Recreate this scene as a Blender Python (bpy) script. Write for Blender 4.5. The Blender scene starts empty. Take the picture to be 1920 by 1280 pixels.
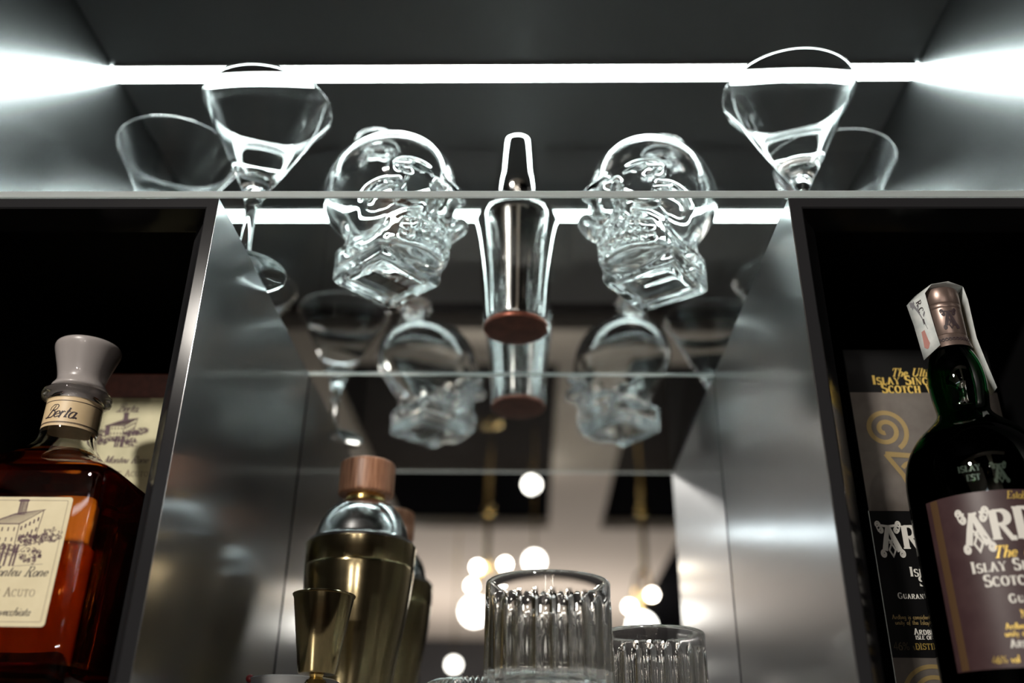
import bpy, bmesh, math, random
import numpy as np
from mathutils import Matrix, Vector

PI = math.pi
random.seed(7)
C = bpy.context.scene.collection
SC = bpy.context.scene

# ------------------------------------------------------------------ camera
# origin = the lens; x right, y towards the mirror, z up (the floor lies 1.4 m below)
F_PX, PITCH, YAW, ROLL = 1755.0, 0.4626, -0.0256, 0.0143
cp, sp = math.cos(PITCH), math.sin(PITCH)
fw = Vector((math.sin(YAW) * cp, math.cos(YAW) * cp, sp))
rt = Vector((math.cos(YAW), -math.sin(YAW), 0.0))
up = rt.cross(fw)
rt, up = rt * math.cos(ROLL) + up * math.sin(ROLL), up * math.cos(ROLL) - rt * math.sin(ROLL)
cam = bpy.data.cameras.new('camera')
cam_o = bpy.data.objects.new('camera', cam)
C.objects.link(cam_o)
cam_o.matrix_world = Matrix(((rt.x, up.x, -fw.x, 0), (rt.y, up.y, -fw.y, 0), (rt.z, up.z, -fw.z, 0), (0, 0, 0, 1)))
cam.sensor_width = 36.0
cam.lens = F_PX * 36.0 / 1920.0
cam.clip_start = 0.02
cam.dof.use_dof = True
cam.dof.focus_distance = 0.655
cam.dof.aperture_fstop = 2.9
SC.camera = cam_o

# ------------------------------------------------------------------ world, exposure, render quality
w = bpy.data.worlds.new('world')
SC.world = w
w.use_nodes = True
w.node_tree.nodes['Background'].inputs[0].default_value = (0.9, 0.85, 0.8, 1)
w.node_tree.nodes['Background'].inputs[1].default_value = 0.01
SC.view_settings.view_transform = 'Standard'
SC.view_settings.look = 'None'
SC.view_settings.exposure = 0.45
SC.view_settings.gamma = 1.0
SC.view_settings.use_curve_mapping = False
cy = SC.cycles
cy.max_bounces = 28
cy.transmission_bounces = 26
cy.glossy_bounces = 16
cy.diffuse_bounces = 4
cy.transparent_max_bounces = 16
cy.caustics_reflective = True
cy.caustics_refractive = True
cy.blur_glossy = 0.4
cy.sample_clamp_indirect = 12.0
cy.use_denoising = True

# ------------------------------------------------------------------ lights of the bar room, plus added lobby fill
def light(name, kind, loc, power, color, size=0.1, aim=None):
    l = bpy.data.lights.new(name, kind)
    l.energy = power
    l.color = color
    if kind == 'AREA':
        l.shape = 'DISK'
        l.size = size
    else:
        l.shadow_soft_size = size
    o = bpy.data.objects.new(name, l)
    C.objects.link(o)
    o.location = loc
    if aim is not None:
        o.rotation_euler = (Vector(aim) - Vector(loc)).to_track_quat('-Z', 'Y').to_euler()
    return o

WARM = (1.0, 0.91, 0.84)
light('pendant_glow', 'POINT', (-0.237, -2.18, 0.716), 17, WARM, 0.05)
light('pendant_glow', 'POINT', (0.44, -2.18, 0.66), 17, WARM, 0.05)
light('lobby_fill', 'POINT', (0.6, -5.9, 0.15), 56, WARM, 0.10)  # added fill without a fixture, brightens the lobby ceiling seen in the mirror
light('lobby_fill', 'POINT', (-0.9, -5.9, 0.15), 56, WARM, 0.10)  # second added fill, likewise no lamp there
light('bar_downlight', 'AREA', (-0.88, -1.2, 1.18), 29, (1.0, 0.93, 0.84), 0.14, (0.0, 0.6, 0.15))

# ------------------------------------------------------------------ materials
def mat(name, color, rough=0.5, metal=0.0, spec=0.5, trans=0.0, ior=1.5, emit=None, estr=0.0, aniso=0.0, coat=0.0, sss=0.0):
    m = bpy.data.materials.new(name)
    m.use_nodes = True
    b = m.node_tree.nodes['Principled BSDF']
    b.inputs['Base Color'].default_value = (*color, 1)
    b.inputs['Roughness'].default_value = rough
    b.inputs['Metallic'].default_value = metal
    b.inputs['Specular IOR Level'].default_value = spec
    b.inputs['Transmission Weight'].default_value = trans
    b.inputs['IOR'].default_value = ior
    b.inputs['Anisotropic'].default_value = aniso
    b.inputs['Coat Weight'].default_value = coat
    if sss:
        b.inputs['Subsurface Weight'].default_value = sss
        b.inputs['Subsurface Radius'].default_value = (0.01, 0.01, 0.01)
        b.inputs['Subsurface Scale'].default_value = 1.0
    if emit:
        b.inputs['Emission Color'].default_value = (*emit, 1)
        b.inputs['Emission Strength'].default_value = estr
    return m

def noise_rough(m, lo, hi, scale=(20, 20, 20), detail=4):
    nt = m.node_tree
    b = nt.nodes['Principled BSDF']
    tc = nt.nodes.new('ShaderNodeTexCoord')
    mp = nt.nodes.new('ShaderNodeMapping')
    mp.inputs['Scale'].default_value = scale
    n = nt.nodes.new('ShaderNodeTexNoise')
    n.inputs['Scale'].default_value = 1.0
    n.inputs['Detail'].default_value = detail
    r = nt.nodes.new('ShaderNodeMapRange')
    r.inputs['To Min'].default_value = lo
    r.inputs['To Max'].default_value = hi
    nt.links.new(tc.outputs['Object'], mp.inputs['Vector'])
    nt.links.new(mp.outputs['Vector'], n.inputs['Vector'])
    nt.links.new(n.outputs['Fac'], r.inputs['Value'])
    nt.links.new(r.outputs['Result'], b.inputs['Roughness'])
    return m

def noise_color(m, c1, c2, scale=(20, 20, 20), detail=5, lo=0.35, hi=0.65):
    nt = m.node_tree
    b = nt.nodes['Principled BSDF']
    tc = nt.nodes.new('ShaderNodeTexCoord')
    mp = nt.nodes.new('ShaderNodeMapping')
    mp.inputs['Scale'].default_value = scale
    n = nt.nodes.new('ShaderNodeTexNoise')
    n.inputs['Scale'].default_value = 1.0
    n.inputs['Detail'].default_value = detail
    r = nt.nodes.new('ShaderNodeValToRGB')
    r.color_ramp.elements[0].position = lo
    r.color_ramp.elements[0].color = (*c1, 1)
    r.color_ramp.elements[1].position = hi
    r.color_ramp.elements[1].color = (*c2, 1)
    nt.links.new(tc.outputs['Object'], mp.inputs['Vector'])
    nt.links.new(mp.outputs['Vector'], n.inputs['Vector'])
    nt.links.new(n.outputs['Fac'], r.inputs['Fac'])
    nt.links.new(r.outputs['Color'], b.inputs['Base Color'])
    return m

def glass(name, color, ior=1.5, rough=0.0):
    m = bpy.data.materials.new(name)
    m.use_nodes = True
    nt = m.node_tree
    nt.nodes.clear()
    g = nt.nodes.new('ShaderNodeBsdfGlass')
    g.inputs['Color'].default_value = (*color, 1)
    g.inputs['IOR'].default_value = ior
    g.inputs['Roughness'].default_value = rough
    o = nt.nodes.new('ShaderNodeOutputMaterial')
    nt.links.new(g.outputs[0], o.inputs[0])
    return m

M = {}
M['clear'] = glass('clear_glass', (0.995, 1.0, 1.0), 1.5)
M['shelf'] = glass('shelf_glass', (0.97, 0.985, 0.98), 1.5)
M['shelf_edge'] = glass('ground_glass_edge', (0.97, 0.985, 0.98), 1.5, 0.5)
_nt = M['shelf_edge'].node_tree                     # a ground edge also scatters the light that runs inside the pane
_mx = _nt.nodes.new('ShaderNodeMixShader')
_tl = _nt.nodes.new('ShaderNodeBsdfTranslucent')
_tl.inputs['Color'].default_value = (0.93, 0.97, 0.96, 1)
_mx.inputs[0].default_value = 0.6
_nt.links.new(_nt.nodes['Glass BSDF'].outputs[0], _mx.inputs[1])
_df = _nt.nodes.new('ShaderNodeBsdfDiffuse')
_df.inputs['Color'].default_value = (0.80, 0.86, 0.85, 1)
_m2 = _nt.nodes.new('ShaderNodeMixShader')
_m2.inputs[0].default_value = 0.5
_nt.links.new(_tl.outputs[0], _m2.inputs[1])
_nt.links.new(_df.outputs[0], _m2.inputs[2])
_nt.links.new(_m2.outputs[0], _mx.inputs[2])
_nt.links.new(_mx.outputs[0], _nt.nodes['Material Output'].inputs[0])
M['crystal'] = glass('crystal_glass', (1.0, 1.0, 0.995), 1.52)
M['amber'] = glass('amber_spirit', (0.92, 0.47, 0.15), 1.36)
M['green'] = mat('dark_green_glass', (0.015, 0.14, 0.04), 0.0, trans=1.0, ior=1.5)
M['frost'] = mat('frosted_glass', (0.50, 0.46, 0.45), 0.3, trans=0.25, sss=0.2, coat=0.7)
M['mirror'] = mat('mirror_silver', (0.90, 0.91, 0.91), 0.012, 1.0)
M['steel_panel'] = noise_rough(mat('satin_steel', (0.44, 0.445, 0.45), 0.15, 1.0), 0.12, 0.18, (3, 3, 90))
_nt = M['steel_panel'].node_tree                    # brushed steel: a sharp sheen over a broad one
_mx = _nt.nodes.new('ShaderNodeMixShader')
_bb = _nt.nodes.new('ShaderNodeBsdfMetallic')
_bb.inputs['Base Color'].default_value = (0.50, 0.505, 0.51, 1)
_bb.inputs['Roughness'].default_value = 0.36
_mx.inputs[0].default_value = 0.36
_nt.links.new(_nt.nodes['Principled BSDF'].outputs[0], _mx.inputs[1])
_nt.links.new(_bb.outputs[0], _mx.inputs[2])
_nt.links.new(_mx.outputs[0], _nt.nodes['Material Output'].inputs[0])
M['alcove_wall'] = mat('brushed_alcove_steel', (0.39, 0.40, 0.405), 0.27, 1.0)
M['alcove_top'] = noise_rough(mat('dark_lacquer', (0.085, 0.085, 0.087), 0.4), 0.33, 0.48, (6, 6, 6))
M['frame'] = noise_rough(mat('dark_anodised_frame', (0.022, 0.022, 0.024), 0.14, spec=0.05), 0.12, 0.16, (40, 40, 40))
M['black'] = mat('black_lining', (0.0035, 0.0035, 0.004), 0.75, spec=0.1)
M['counter'] = noise_color(mat('grey_stone', (0.3, 0.29, 0.28), 0.25), (0.25, 0.245, 0.24), (0.36, 0.35, 0.34), (60, 60, 60))
M['chrome'] = mat('polished_steel', (0.78, 0.78, 0.77), 0.07, 1.0)
M['chrome_soft'] = noise_rough(mat('brushed_steel', (0.66, 0.67, 0.68), 0.18, 1.0), 0.12, 0.22, (4, 4, 200))
M['copper'] = noise_color(mat('copper_base', (0.25, 0.07, 0.045), 0.35, 0.6), (0.20, 0.055, 0.035), (0.33, 0.10, 0.06), (60, 60, 60))
M['bronze'] = noise_rough(mat('antique_brass', (0.40, 0.33, 0.185), 0.2, 1.0), 0.14, 0.2, (6, 6, 260))
M['bronze_dark'] = noise_rough(mat('antique_brass_jigger', (0.40, 0.32, 0.17), 0.15, 1.0), 0.1, 0.16, (6, 6, 260))
M['gold'] = mat('gold_brass', (0.80, 0.58, 0.22), 0.22, 1.0)
M['walnut'] = noise_color(mat('walnut', (0.3, 0.12, 0.06), 0.42), (0.26, 0.11, 0.06), (0.50, 0.26, 0.155), (420, 420, 30), 6)
M['cream'] = noise_color(mat('cream_paper', (0.8, 0.7, 0.45), 0.55), (0.74, 0.65, 0.42), (0.80, 0.71, 0.47), (90, 90, 90))
M['tan_paper'] = noise_color(mat('tan_paper', (0.78, 0.60, 0.36), 0.45, coat=0.4), (0.74, 0.56, 0.33), (0.80, 0.62, 0.38), (90, 90, 90))
M['olive_paper'] = noise_color(mat('aged_cream_paper', (0.62, 0.58, 0.34), 0.5), (0.58, 0.54, 0.31), (0.68, 0.63, 0.38), (50, 50, 50))
M['ink'] = mat('dark_ink', (0.035, 0.02, 0.025), 0.6)
M['ink_plum'] = mat('plum_ink', (0.10, 0.045, 0.06), 0.6)
M['ink_grey'] = mat('grey_ink', (0.30, 0.24, 0.16), 0.6)
M['box_brown'] = noise_color(mat('brown_leatherette', (0.11, 0.03, 0.018), 0.5), (0.085, 0.024, 0.014), (0.14, 0.04, 0.024), (150, 150, 150))
M['box_black'] = mat('black_card', (0.004, 0.004, 0.0045), 0.5, spec=0.2)
M['box_grey'] = noise_color(mat('grey_card', (0.16, 0.14, 0.12), 0.35, 0.2), (0.15, 0.13, 0.115), (0.18, 0.16, 0.14), (80, 80, 80))
M['foil_gold'] = mat('gold_foil', (0.85, 0.60, 0.15), 0.32, 0.55)
M['dull_gold'] = mat('dull_gold_print', (0.40, 0.29, 0.12), 0.4, 0.3)
M['white_ink'] = mat('white_print', (0.86, 0.84, 0.78), 0.5)
M['dark_gold'] = mat('dark_gold_print', (0.07, 0.05, 0.02), 0.5)
M['plum'] = noise_color(mat('plum_label', (0.06, 0.03, 0.033), 0.42), (0.055, 0.027, 0.030), (0.068, 0.036, 0.038), (90, 90, 90))
M['plum_gold'] = mat('label_side_stripe', (0.11, 0.062, 0.03), 0.4)
M['cap'] = noise_rough(mat('rose_brown_foil', (0.24, 0.175, 0.15), 0.33, 0.7), 0.28, 0.4, (30, 30, 30))
M['seal'] = noise_color(mat('seal_paper', (0.66, 0.70, 0.68), 0.7), (0.58, 0.63, 0.62), (0.74, 0.77, 0.75), (160, 160, 160))
M['seal_red'] = mat('red_stamp', (0.48, 0.22, 0.19), 0.7)
M['seal_grey'] = mat('grey_stamp', (0.20, 0.20, 0.22), 0.6)
M['emboss'] = mat('embossed_green_glass', (0.10, 0.14, 0.11), 0.12, 0.6)
M['enamel'] = mat('grey_enamel', (0.2, 0.205, 0.21), 0.35)
M['red'] = mat('red_plastic', (0.20, 0.02, 0.025), 0.35)
M['led'] = mat('led_diffuser', (0.9, 0.95, 0.94), 0.5, emit=(0.86, 1.0, 0.975), estr=23.0)
M['alu'] = mat('aluminium_channel', (0.5, 0.5, 0.5), 0.35, 1.0)
M['plaster'] = noise_color(mat('beige_plaster', (0.68, 0.60, 0.52), 0.8), (0.66, 0.58, 0.50), (0.70, 0.62, 0.54), (2, 2, 2))
M['coffer'] = mat('black_ceiling_paint', (0.006, 0.006, 0.007), 0.9, spec=0.0)
M['dark_wall'] = noise_color(mat('dark_room_wall', (0.025, 0.025, 0.028), 0.6), (0.018, 0.018, 0.02), (0.035, 0.033, 0.034), (2, 2, 2))
M['room_floor'] = noise_color(mat('dark_timber_floor', (0.03, 0.02, 0.015), 0.6, spec=0.1), (0.02, 0.014, 0.01), (0.04, 0.028, 0.02), (3, 20, 3))
M['bulb'] = mat('bulb_glow', (1, 0.9, 0.75), 0.4, emit=(1.0, 0.90, 0.76), estr=30.0)
M['globe'] = mat('globe_glow', (1, 0.95, 0.85), 0.4, emit=(1.0, 0.95, 0.86), estr=9.0)
M['cool'] = mat('cool_diffuser', (0.9, 0.95, 1.0), 0.5, emit=(0.86, 0.97, 1.0), estr=7.0)
M['sticker'] = mat('dark_sticker', (0.05, 0.048, 0.046), 0.5)
M['sticker_bar'] = mat('sticker_bars', (0.5, 0.5, 0.5), 0.5)

# ------------------------------------------------------------------ mesh helpers
class MB:
    def __init__(self):
        self.v, self.f = [], []
    def add(self, vs, fs):
        n = len(self.v)
        self.v += [tuple(p) for p in vs]
        self.f += [tuple(i + n for i in f) for f in fs]
        return self
    def box(self, x0, x1, y0, y1, z0, z1):
        return self.add([(x0, y0, z0), (x1, y0, z0), (x1, y1, z0), (x0, y1, z0), (x0, y0, z1), (x1, y0, z1), (x1, y1, z1), (x0, y1, z1)],
                        [(0, 3, 2, 1), (4, 5, 6, 7), (0, 1, 5, 4), (1, 2, 6, 5), (2, 3, 7, 6), (3, 0, 4, 7)])
    def lathe(self, prof, n=64, c=(0, 0, 0), closed=False, rfun=None):
        """revolve (r, z) points about z; r = 0 ends become poles; closed joins the last point to the first"""
        vs, rings = [], []
        for r, z in prof:
            if r < 1e-7:
                rings.append([len(vs)])
                vs.append((c[0], c[1], c[2] + z))
            else:
                rings.append(list(range(len(vs), len(vs) + n)))
                for k in range(n):
                    a = 2 * PI * k / n
                    rr = rfun(r, z, a) if rfun else r
                    vs.append((c[0] + rr * math.cos(a), c[1] + rr * math.sin(a), c[2] + z))
        fs = []
        pairs = list(zip(rings[:-1], rings[1:]))
        if closed:
            pairs.append((rings[-1], rings[0]))
        for a, b in pairs:
            for k in range(n):
                k2 = (k + 1) % n
                if len(a) == 1 and len(b) == 1:
                    continue
                if len(a) == 1:
                    fs.append((a[0], b[k2], b[k]))
                elif len(b) == 1:
                    fs.append((a[k], a[k2], b[0]))
                else:
                    fs.append((a[k], a[k2], b[k2], b[k]))
        return self.add(vs, fs)
    def loft(self, rings, cap0=True, cap1=True):
        n = len(rings[0])
        vs = [p for r in rings for p in r]
        fs = []
        for i in range(len(rings) - 1):
            for k in range(n):
                k2 = (k + 1) % n
                fs.append((i * n + k, i * n + k2, (i + 1) * n + k2, (i + 1) * n + k))
        if cap0:
            fs.append(tuple(range(n - 1, -1, -1)))
        if cap1:
            fs.append(tuple((len(rings) - 1) * n + k for k in range(n)))
        return self.add(vs, fs)
    def tube(self, pts, rad, n=10, closed_path=False):
        pts = [Vector(p) for p in pts]
        rads = rad if isinstance(rad, (list, tuple)) else [rad] * len(pts)
        rings = []
        prev = None
        for i, p in enumerate(pts):
            d = (pts[min(i + 1, len(pts) - 1)] - pts[max(i - 1, 0)]).normalized()
            if prev is None:
                s = d.orthogonal().normalized()
            else:
                s = (prev - d * prev.dot(d)).normalized()
            prev = s
            t = d.cross(s)
            rings.append([tuple(p + (s * math.cos(2 * PI * k / n) + t * math.sin(2 * PI * k / n)) * rads[i]) for k in range(n)])
        return self.loft(rings)
    def sphere(self, c, r, n=20, m=12):
        prof = [(r * math.sin(PI * i / m), -r * math.cos(PI * i / m)) for i in range(m + 1)]
        prof[0] = (0, -r)
        prof[-1] = (0, r)
        return self.lathe(prof, n, c)
    def build(self, name, material, parent=None, smooth=35, bevel=0.0, loc=None, recalc=True):
        me = bpy.data.meshes.new(name)
        me.from_pydata(self.v, [], self.f)
        if recalc:
            bm = bmesh.new()
            bm.from_mesh(me)
            bmesh.ops.recalc_face_normals(bm, faces=bm.faces)
            bm.to_mesh(me)
            bm.free()
        me.materials.append(material)
        if smooth:
            me.polygons.foreach_set('use_smooth', [True] * len(me.polygons))
            if smooth < 180:
                me.set_sharp_from_angle(angle=math.radians(smooth))
        me.update()
        o = bpy.data.objects.new(name, me)
        C.objects.link(o)
        if parent is not None:
            o.parent = parent
        if loc:
            o.location = loc
        if bevel:
            b = o.modifiers.new('bevel', 'BEVEL')
            b.width = bevel
            b.segments = 2
            b.limit_method = 'ANGLE'
        return o

def tag(o, label, cat, group=None):
    o['label'] = label
    o['category'] = cat
    if group:
        o['group'] = group
    return o

def thing(name, label, cat, loc=(0, 0, 0), rotz=0.0, group=None):
    o = bpy.data.objects.new(name, None)
    o.empty_display_size = 0.02
    C.objects.link(o)
    o.location = loc
    o.rotation_euler = (0, 0, rotz)
    return tag(o, label, cat, group)

def dup(root, loc, rotz, label):
    r = root.copy()
    C.objects.link(r)
    r.location = loc
    r.rotation_euler = (0, 0, rotz)
    r['label'] = label
    for ch in root.children:
        c = ch.copy()
        C.objects.link(c)
        c.parent = r
        for g in ch.children:
            d = g.copy()
            C.objects.link(d)
            d.parent = c
    return r

def struct(o):
    o['kind'] = 'structure'
    return o

def chaikin(pts, it=2):
    for _ in range(it):
        q = [pts[0]]
        for a, b in zip(pts[:-1], pts[1:]):
            q.append((a[0] * 0.75 + b[0] * 0.25, a[1] * 0.75 + b[1] * 0.25))
            q.append((a[0] * 0.25 + b[0] * 0.75, a[1] * 0.25 + b[1] * 0.75))
        q.append(pts[-1])
        pts = q
    return pts

# ------------------------------------------------------------------ lettering: pen strokes on a (u, v) surface
def arc(cx, cy, rx, ry, a0, a1, n=14):
    return [(cx + rx * math.cos(math.radians(a0 + (a1 - a0) * i / n)), cy + ry * math.sin(math.radians(a0 + (a1 - a0) * i / n))) for i in range(n + 1)]

def spiral(cx, cy, r, a0, turns, n=34, rmin=0.12):
    out = []
    for i in range(n + 1):
        t = i / n
        a = math.radians(a0) + turns * 2 * PI * t
        rr = r * (1 - t * (1 - rmin))
        out.append((cx + rr * math.cos(a), cy + rr * math.sin(a)))
    return out

def sf(x, y, l=0.30):
    return ([(x - l / 2, y + (0.03 if y < 0.5 else -0.03)), (x + l / 2, y + (0.03 if y < 0.5 else -0.03))], 0.06)

def stem(x):
    return [[(x, 0), (x, 1)], sf(x, 0), sf(x, 1)]

CAPS = {
    'A': (0.80, [[(0.40, 1), (0.12, 0)], ([(0.38, 1), (0.68, 0)], 0.18), ([(0.22, 0.34), (0.58, 0.34)], 0.07), sf(0.11, 0), sf(0.69, 0)]),
    'B': (0.72, stem(0.17) + [[(0.17, 0.97)] + arc(0.36, 0.75, 0.22, 0.22, 90, -90) + [(0.17, 0.53)], [(0.17, 0.53)] + arc(0.38, 0.28, 0.25, 0.25, 90, -90) + [(0.17, 0.03)]]),
    'C': (0.76, [arc(0.40, 0.5, 0.31, 0.47, 45, 315, 20), ([(0.63, 0.98), (0.63, 0.68)], 0.06)]),
    'D': (0.82, stem(0.17) + [[(0.17, 0.97)] + arc(0.34, 0.5, 0.36, 0.47, 90, -90, 18) + [(0.17, 0.03)]]),
    'E': (0.68, stem(0.17) + [([(0.17, 0.96), (0.58, 0.96), (0.58, 0.74)], 0.07), ([(0.17, 0.52), (0.46, 0.52)], 0.07), ([(0.17, 0.04), (0.60, 0.04), (0.60, 0.28)], 0.07)]),
    'F': (0.62, stem(0.17) + [([(0.17, 0.96), (0.56, 0.96), (0.56, 0.74)], 0.07), ([(0.17, 0.52), (0.44, 0.52)], 0.07)]),
    'G': (0.82, [arc(0.41, 0.5, 0.31, 0.47, 45, 300, 20), ([(0.66, 0.05), (0.66, 0.42)], 0.17), ([(0.50, 0.43), (0.78, 0.43)], 0.06), ([(0.64, 0.98), (0.64, 0.70)], 0.06)]),
    'H': (0.86, stem(0.18) + stem(0.66) + [([(0.18, 0.5), (0.66, 0.5)], 0.07)]),
    'I': (0.42, stem(0.20)),
    'K': (0.82, stem(0.17) + [([(0.64, 0.98), (0.22, 0.45)], 0.08), ([(0.34, 0.58), (0.68, 0.02)], 0.17), sf(0.68, 0), sf(0.64, 1)]),
    'L': (0.64, stem(0.17) + [([(0.17, 0.04), (0.57, 0.04), (0.57, 0.30)], 0.07)]),
    'M': (1.0, [([(0.16, 0), (0.18, 1)], 0.07), ([(0.20, 1), (0.48, 0.05)], 0.17), ([(0.48, 0.05), (0.78, 1)], 0.08), ([(0.80, 1), (0.82, 0)], 0.17), sf(0.15, 0), sf(0.82, 0), sf(0.15, 1, 0.2), sf(0.82, 1, 0.2)]),
    'N': (0.86, [([(0.17, 0), (0.17, 1)], 0.07), ([(0.17, 1), (0.66, 0.0)], 0.17), ([(0.66, 0.0), (0.66, 1)], 0.07), sf(0.17, 0), sf(0.66, 1), sf(0.15, 1, 0.2)]),
    'O': (0.84, [arc(0.42, 0.5, 0.32, 0.47, 0, 360, 28)]),
    'R': (0.80, stem(0.17) + [[(0.17, 0.97)] + arc(0.38, 0.74, 0.22, 0.23, 90, -90) + [(0.17, 0.51)], ([(0.36, 0.52), (0.62, 0.03), (0.76, 0.03)], 0.16)]),
    'S': (0.64, [arc(0.32, 0.74, 0.21, 0.23, 40, 250, 14) + arc(0.31, 0.27, 0.24, 0.24, 80, -150, 16), ([(0.52, 0.98), (0.52, 0.72)], 0.06), ([(0.08, 0.02), (0.08, 0.30)], 0.06)]),
    'T': (0.74, stem(0.36) + [([(0.06, 0.72), (0.06, 0.96), (0.66, 0.96), (0.66, 0.72)], 0.07)]),
    'U': (0.84, [[(0.18, 1), (0.18, 0.32)] + arc(0.42, 0.32, 0.24, 0.29, 180, 360, 12), ([(0.66, 0.32), (0.66, 1)], 0.07), sf(0.18, 1), sf(0.66, 1, 0.24)]),
    'V': (0.80, [([(0.12, 1), (0.40, 0)], 0.17), ([(0.40, 0), (0.68, 1)], 0.07), sf(0.12, 1), sf(0.68, 1, 0.24)]),
    'W': (1.12, [([(0.10, 1), (0.34, 0)], 0.16), ([(0.34, 0), (0.56, 1)], 0.07), ([(0.54, 1), (0.78, 0)], 0.16), ([(0.78, 0), (1.0, 1)], 0.07), sf(0.10, 1), sf(0.54, 1), sf(1.0, 1, 0.24)]),
    'Y': (0.80, [([(0.12, 1), (0.40, 0.45)], 0.16), ([(0.40, 0.45), (0.68, 1)], 0.07), [(0.40, 0.45), (0.40, 0)], sf(0.40, 0), sf(0.12, 1, 0.26), sf(0.68, 1, 0.26)]),
    '4': (0.62, [([(0.42, 0), (0.42, 1), (0.06, 0.3), (0.58, 0.3)], 0.09)]),
    '6': (0.62, [arc(0.30, 0.30, 0.22, 0.28, 0, 360, 20), ([(0.08, 0.3), (0.16, 0.72), (0.42, 0.98)], 0.12)]),
    '%': (0.86, [([(0.14, 0), (0.68, 1)], 0.07), (arc(0.20, 0.76, 0.14, 0.2, 0, 360, 14), 0.08), (arc(0.64, 0.24, 0.14, 0.2, 0, 360, 14), 0.08)]),
    '.': (0.30, [([(0.12, 0.0), (0.12, 0.13)], 0.14)]),
    '&': (0.80, [([(0.70, 0.05), (0.22, 0.72)] + arc(0.34, 0.82, 0.14, 0.15, 180, 0, 8) + [(0.20, 0.42)] + arc(0.30, 0.24, 0.20, 0.22, 140, 330, 10) + [(0.66, 0.48)], 0.1)]),
    ' ': (0.42, []),
}
LOW = {
    'a': (0.50, [arc(0.24, 0.27, 0.19, 0.27, 60, 340, 14), [(0.43, 0.54), (0.41, 0.12), (0.46, 0.02), (0.56, 0.10)]]),
    'b': (0.50, [[(0.10, 1.0), (0.10, 0.10)], arc(0.26, 0.27, 0.17, 0.27, 180, 520, 18)]),
    'c': (0.42, [arc(0.26, 0.27, 0.19, 0.27, 50, 320, 14)]),
    'd': (0.52, [arc(0.24, 0.27, 0.19, 0.27, 40, 330, 14), [(0.44, 1.0), (0.42, 0.10), (0.54, 0.06)]]),
    'e': (0.44, [[(0.06, 0.24), (0.38, 0.34)] + arc(0.24, 0.30, 0.17, 0.25, 10, 310, 16) + [(0.48, 0.14)]]),
    'f': (0.34, [[(0.42, 0.92), (0.32, 1.0), (0.20, 0.8), (0.16, -0.2)], ([(0.04, 0.54), (0.34, 0.54)], 0.05)]),
    'g': (0.50, [arc(0.24, 0.30, 0.18, 0.25, 50, 340, 14), [(0.42, 0.55), (0.40, -0.15)] + arc(0.24, -0.18, 0.16, 0.16, 0, -170, 8)]),
    'h': (0.52, [[(0.10, 1.0), (0.10, 0)], [(0.10, 0.34)] + arc(0.27, 0.36, 0.16, 0.19, 170, 0, 8) + [(0.42, 0.06), (0.54, 0.08)]]),
    'i': (0.26, [[(0.11, 0.55), (0.11, 0.06), (0.24, 0.08)], ([(0.12, 0.72), (0.12, 0.82)], 0.1)]),
    'k': (0.50, [[(0.10, 1.0), (0.10, 0)], ([(0.42, 0.54), (0.12, 0.26)], 0.06), [(0.22, 0.34), (0.46, 0.02)]]),
    'l': (0.26, [[(0.11, 1.0), (0.11, 0.08), (0.24, 0.06)]]),
    'm': (0.80, [[(0.10, 0.55), (0.10, 0)], [(0.10, 0.36)] + arc(0.24, 0.38, 0.13, 0.17, 170, 0, 8) + [(0.37, 0)], [(0.37, 0.36)] + arc(0.52, 0.38, 0.14, 0.17, 170, 0, 8) + [(0.66, 0.06), (0.80, 0.08)]]),
    'n': (0.54, [[(0.10, 0.55), (0.10, 0)], [(0.10, 0.36)] + arc(0.26, 0.38, 0.15, 0.17, 170, 0, 8) + [(0.41, 0.06), (0.54, 0.08)]]),
    'o': (0.46, [arc(0.23, 0.27, 0.18, 0.27, 0, 360, 18), ([(0.40, 0.36), (0.52, 0.40)], 0.05)]),
    'p': (0.50, [[(0.10, 0.55), (0.10, -0.35)], arc(0.26, 0.27, 0.17, 0.27, 180, 520, 18)]),
    'r': (0.38, [[(0.10, 0.55), (0.10, 0)], [(0.10, 0.36), (0.22, 0.53), (0.36, 0.48)]]),
    's': (0.38, [[(0.32, 0.48), (0.18, 0.55), (0.09, 0.42), (0.28, 0.20), (0.20, 0.01), (0.04, 0.08)]]),
    't': (0.32, [[(0.14, 0.85), (0.13, 0.08), (0.30, 0.06)], ([(0.02, 0.55), (0.30, 0.55)], 0.06)]),
    'u': (0.54, [[(0.10, 0.55), (0.11, 0.12), (0.22, 0.01), (0.40, 0.20)], [(0.41, 0.55), (0.41, 0.08), (0.54, 0.08)]]),
    'v': (0.46, [[(0.06, 0.55), (0.22, 0)], ([(0.22, 0), (0.40, 0.55)], 0.06)]),
    'w': (0.66, [[(0.06, 0.55), (0.18, 0)], ([(0.18, 0), (0.32, 0.5)], 0.06), [(0.32, 0.5), (0.44, 0)], ([(0.44, 0), (0.60, 0.55)], 0.06)]),
    'y': (0.48, [[(0.06, 0.55), (0.22, 0.04)], ([(0.42, 0.55), (0.16, -0.3), (0.02, -0.26)], 0.07)]),
}

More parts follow.
